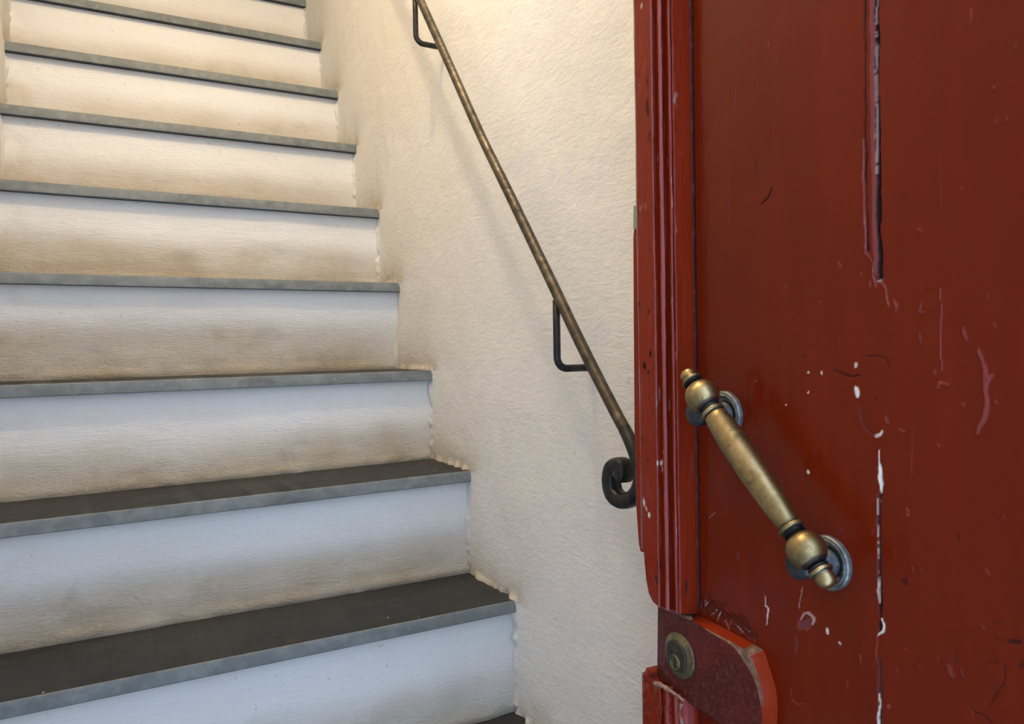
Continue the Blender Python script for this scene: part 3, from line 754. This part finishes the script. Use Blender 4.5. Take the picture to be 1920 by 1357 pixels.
# --- lock cylinder
cc = D(*uv(1275, 1228, WL), WL)
UPv = np.array([0, 0, 1.0])
zc = (cc - CAM) @ CF; RO = 44.5 * zc / F_PX * 0.955
prof = [(-0.003, RO), (0.0008, RO), (0.0016, RO * 0.985), (0.0020, RO * 0.94), (0.0023, RO * 0.85), (0.0030, RO * 0.76), (0.0036, RO * 0.71), (0.0036, RO * 0.67), (0.0022, RO * 0.665), (0.0022, 0.0)]
v_, f_ = lathe(prof, cc, DN, 64, UPv)
cyl = mk('lock_cylinder', v_, f_, M_CYL, door, True, sharp=40); cyl['label'] = 'round dull brass lock cylinder with a keyhole'
v_, f_ = lathe([(0.001, RO * 0.70), (0.0050, RO * 0.69), (0.0056, RO * 0.66), (0.0056, 0.0)], cc, DN, 64, UPv)
mk('cylinder_barrel', v_, f_, M_CYLD, cyl, True, sharp=40)
pc = cc - UPv * RO * 0.27
v_, f_ = lathe([(0.003, RO * 0.34), (0.0062, RO * 0.34), (0.0068, RO * 0.315), (0.0068, RO * 0.28), (0.0060, RO * 0.27), (0.0061, 0.0)], pc, DN, 40, UPv)
mk('cylinder_plug', v_, f_, M_CYL, cyl, True, sharp=40)
def loc_poly(pts, c, w0, w1):
    n = len(pts); v = [c - DF * a * RO + UPv * b * RO + DN * w1 for a, b in pts] + [c - DF * a * RO + UPv * b * RO + DN * w0 for a, b in pts]
    f = [tuple(range(n)), tuple(range(n, 2 * n))[::-1]] + [((i + 1) % n, i, n + i, n + (i + 1) % n) for i in range(n)]
    return v, f
v_, f_ = loc_poly([(-.035, .20), (.035, .20), (.035, .07), (.09, .0), (.035, -.05), (.07, -.22), (-.06, -.22), (-.02, -.06), (-.08, .0), (-.035, .07)], pc, 0.003, 0.0064)
mk('keyhole', v_, f_, M_BLACK, cyl, False)
# worn stamped marks above the plug
for (a, b, r0) in [(-.07, .30, .07), (.10, .28, .06), (.02, .16, .05)]:
    ring = [cc - DF * (a + r0 * math.cos(t)) * RO + UPv * (b + r0 * 0.9 * math.sin(t)) * RO + DN * 0.0057 for t in np.linspace(0.3, 5.0, 14)]
    v_, f_ = tube(ring, 0.00022, 6); mk('stamped_mark', v_, f_, M_CYL, cyl, True)

# --- pull handle
WB = 0.036
P1 = D(*uv(1317, 742, WB), WB); P2 = D(*uv(1512, 1031, WB), WB)
ax = P2 - P1; LL = np.linalg.norm(ax); ax = ax / LL
rb = 37.5 * ((P2 - CAM) @ CF) / F_PX
z2 = (P2 - CAM) @ CF
k2 = (np.array(px(P2 + ax * 0.01)) - np.array(px(P2))); k2 = np.hypot(*k2) / 0.01      # px per metre along the bar at the lower end
print('HANDLE', LL, rb, k2, F_PX / z2)
def arc(c, r, a0, a1, n): return [(c - r * math.cos(math.radians(a)), r * math.sin(math.radians(a))) for a in np.linspace(a0, a1, n)]
def end_prof():
    """outwards from the ball centre t=0: (t, r, tarnish)"""
    e = []
    r = rb
    for a in np.linspace(90, 22, 14): e.append((r * 0.98 * math.cos(math.radians(a)), r * math.sin(math.radians(a)), 0.0 if a > 45 else 0.9))
    e += [(r * 0.99, r * 0.56, 1), (r * 1.06, r * 0.52, 1), (r * 1.12, r * 0.53, 1), (r * 1.15, r * 0.60, .4), (r * 1.20, r * 0.64, 0), (r * 1.28, r * 0.64, 0), (r * 1.33, r * 0.60, .3), (r * 1.35, r * 0.52, 1), (r * 1.40, r * 0.49, .6)]
    for a in np.linspace(90, 0, 12): e.append((r * 1.58 + r * 0.50 * math.cos(math.radians(a)) ** 0.8, r * 0.50 * math.sin(math.radians(a)) ** 0.8, 0))
    return e
def in_prof():
    r = rb; e = []
    for a in np.linspace(84, 26, 12): e.append((r * 0.98 * math.cos(math.radians(a)), r * math.sin(math.radians(a)), 0.0 if a > 42 else 0.8))
    e += [(r * 0.97, r * 0.60, 1), (r * 1.05, r * 0.54, 1), (r * 1.14, r * 0.54, 1), (r * 1.18, r * 0.62, .4), (r * 1.23, r * 0.70, 0), (r * 1.31, r * 0.715, 0), (r * 1.38, r * 0.69, 0), (r * 1.43, r * 0.60, .5), (r * 1.47, r * 0.54, .8)]
    return e
prof = [(-t, r, k) for (t, r, k) in end_prof()[::-1]] + [(t, r, k) for (t, r, k) in in_prof()]
tm = in_prof()[-1][0]
for s in np.linspace(0.02, 0.98, 30):
    t = tm + s * (LL - 2 * tm); q = 4 * s * (1 - s)
    prof.append((t, rb * (0.56 + 0.22 * q ** 0.8 + 0.09 * (1 - s)), 0.25 * max(0, 1 - s * 4)))
prof += [(LL - t, r, k) for (t, r, k) in in_prof()[::-1]] + [(LL + t, r, k) for (t, r, k) in end_prof()]
v_, f_ = lathe([(a, b) for a, b, c in prof], P1, ax, 48)
tar = np.repeat([c for a, b, c in prof], 48)
handle = mk('pull_handle', v_, f_, M_BRASS, door, True, {'tarnish': tar}, sharp=50)
handle['label'] = 'slanted turned brass pull handle'
for (rx, ry, rr, lx, ly) in [(1361, 777, 46, 1301, 776), (1555, 1054, 53, 1492, 1060)]:
    c0 = D(*uv(rx, ry, 0.0), 0.0); z0 = (c0 - CAM) @ CF; r0 = rr * z0 / F_PX * 0.97
    prof = [(-0.002, r0), (0.0022, r0), (0.0034, r0 * 0.985), (0.0042, r0 * 0.94), (0.0040, r0 * 0.88), (0.0044, r0 * 0.86), (0.0044, r0 * 0.80), (0.0030, r0 * 0.77), (0.0014, r0 * 0.72), (0.0010, r0 * 0.6), (0.0014, r0 * 0.45), (0.003, 0.0)]
    v_, f_ = lathe(prof, c0, DN, 64)
    mk('rose_plate', v_, f_, M_VERD, handle, True, sharp=45)
    e0 = D(*uv(lx, ly, 0.030), 0.030)
    n0 = c0 + DN * 0.002; path = smooth_path([n0, n0 + DN * 0.008, (n0 + e0) / 2 + DN * 0.003, e0 - DN * 0.003, e0 + DN * 0.004], 8)
    m_ = len(path); R_ = []
    for i in range(m_):
        s = i / (m_ - 1)
        R_.append(np.interp(s, [0, .10, .2, .32, .42, .55, .72, .85, .95, 1.0], [r0 * .60, r0 * .52, r0 * .36, r0 * .32, r0 * .38, r0 * .48, r0 * .55, r0 * .50, r0 * .32, r0 * .08]))
    v_, f_ = tube(path, R_, 32)
    mk('post', v_, f_, M_DARKB, handle, True)

# ------------------------------------------------------------------ handrail
rail_root = root('handrail', (-0.06, -0.2, 0.0), 'dark wrought iron handrail with scrolled lower end on the cream stair wall', 'handrail')
XR = -0.062
pts = [on_x(a, b, XR) for a, b in [(1183, 829), (1172, 806), (1147, 759), (1091, 648), (1042, 545), (962, 378), (900, 250), (843, 122), (788, 0)]]
top_dir = (pts[-1] - pts[-3]); top_dir /= np.linalg.norm(top_dir)
pts += [pts[-1] + top_dir * s for s in (0.3, 0.8, 1.6)]
path = smooth_path(pts, 10)
RAD = 0.0078
v_, f_ = tube(path, [RAD * (1 + 0.03 * vnoise(i * .7, 3.3)) for i in range(len(path))], 20)
mk('rail', v_, f_, M_IRON, rail_root, True)
# scroll: the bar flattens, curls forward and ends in a rolled tip
sp = [(1170, 802), (1183, 829), (1194, 858), (1201, 888), (1199, 915), (1186, 934), (1167, 938), (1151, 924), (1146.5, 900), (1150, 880), (1159, 872), (1168, 875), (1169, 886), (1166, 895)]
P = smooth_path([on_x(a, b, XR) for a, b in sp], 8)
v_ = []; f_ = []; seg = 16; nP = len(P)
for i, p in enumerate(P):
    t = P[min(i + 1, nP - 1)] - P[max(i - 1, 0)]; t /= np.linalg.norm(t); s = i / (nP - 1)
    side = np.array([1.0, 0, 0]); nrm = np.cross(t, side); nrm /= np.linalg.norm(nrm)
    hw = np.interp(s, [0, .3, .55, 1], [RAD * 1.02, RAD * 1.2, RAD * 1.4, RAD * 1.5])       # width across (x)
    ht = np.interp(s, [0, .3, .5, .8, 1], [RAD * 1.02, RAD * 1.2, RAD * 1.32, RAD * 1.3, RAD * 1.3])
    ex = np.interp(s, [0, .25, .5, 1], [1.0, .9, .55, .45])
    for k in range(seg):
        th = 2 * math.pi * k / seg; c_, s_ = math.cos(th), math.sin(th)
        v_.append(p + side * hw * math.copysign(abs(c_) ** ex, c_) + nrm * ht * math.copysign(abs(s_) ** ex, s_))
for i in range(nP - 1):
    for k in range(seg):
        k2_ = (k + 1) % seg; f_.append((i * seg + k, i * seg + k2_, (i + 1) * seg + k2_, (i + 1) * seg + k))
f_.append(tuple(range(seg))[::-1]); f_.append(tuple((nP - 1) * seg + k for k in range(seg)))
mk('scroll_end', v_, f_, M_IRON_D, rail_root, True, sharp=55)
# wall brackets: round rod down from the rail, bent into the wall
def bracket(top, bend, wall_y_px):
    a = on_x(*top, XR); b = on_x(*bend, XR)
    a = np.array([XR, b[1], a[2]]); r = 0.016
    P = [a, np.array([XR, b[1], b[2] + r])]
    for t in np.linspace(0, math.pi / 2, 8)[1:]: P.append(np.array([XR + r * (1 - math.cos(t)), b[1], b[2] + r - r * math.sin(t)]))
    P.append(np.array([0.004, b[1], b[2]]))
    P = [P[0], P[0] * 0.5 + P[1] * 0.5] + P[1:]
    v, f = tube(P, 0.0053, 16); mk('wall_bracket', v, f, M_IRON_D, rail_root, True)
bracket((1044, 562), (1045, 691), 0)
bracket((778, -14), (780, 80), 0)
print('built', len(bpy.data.objects))
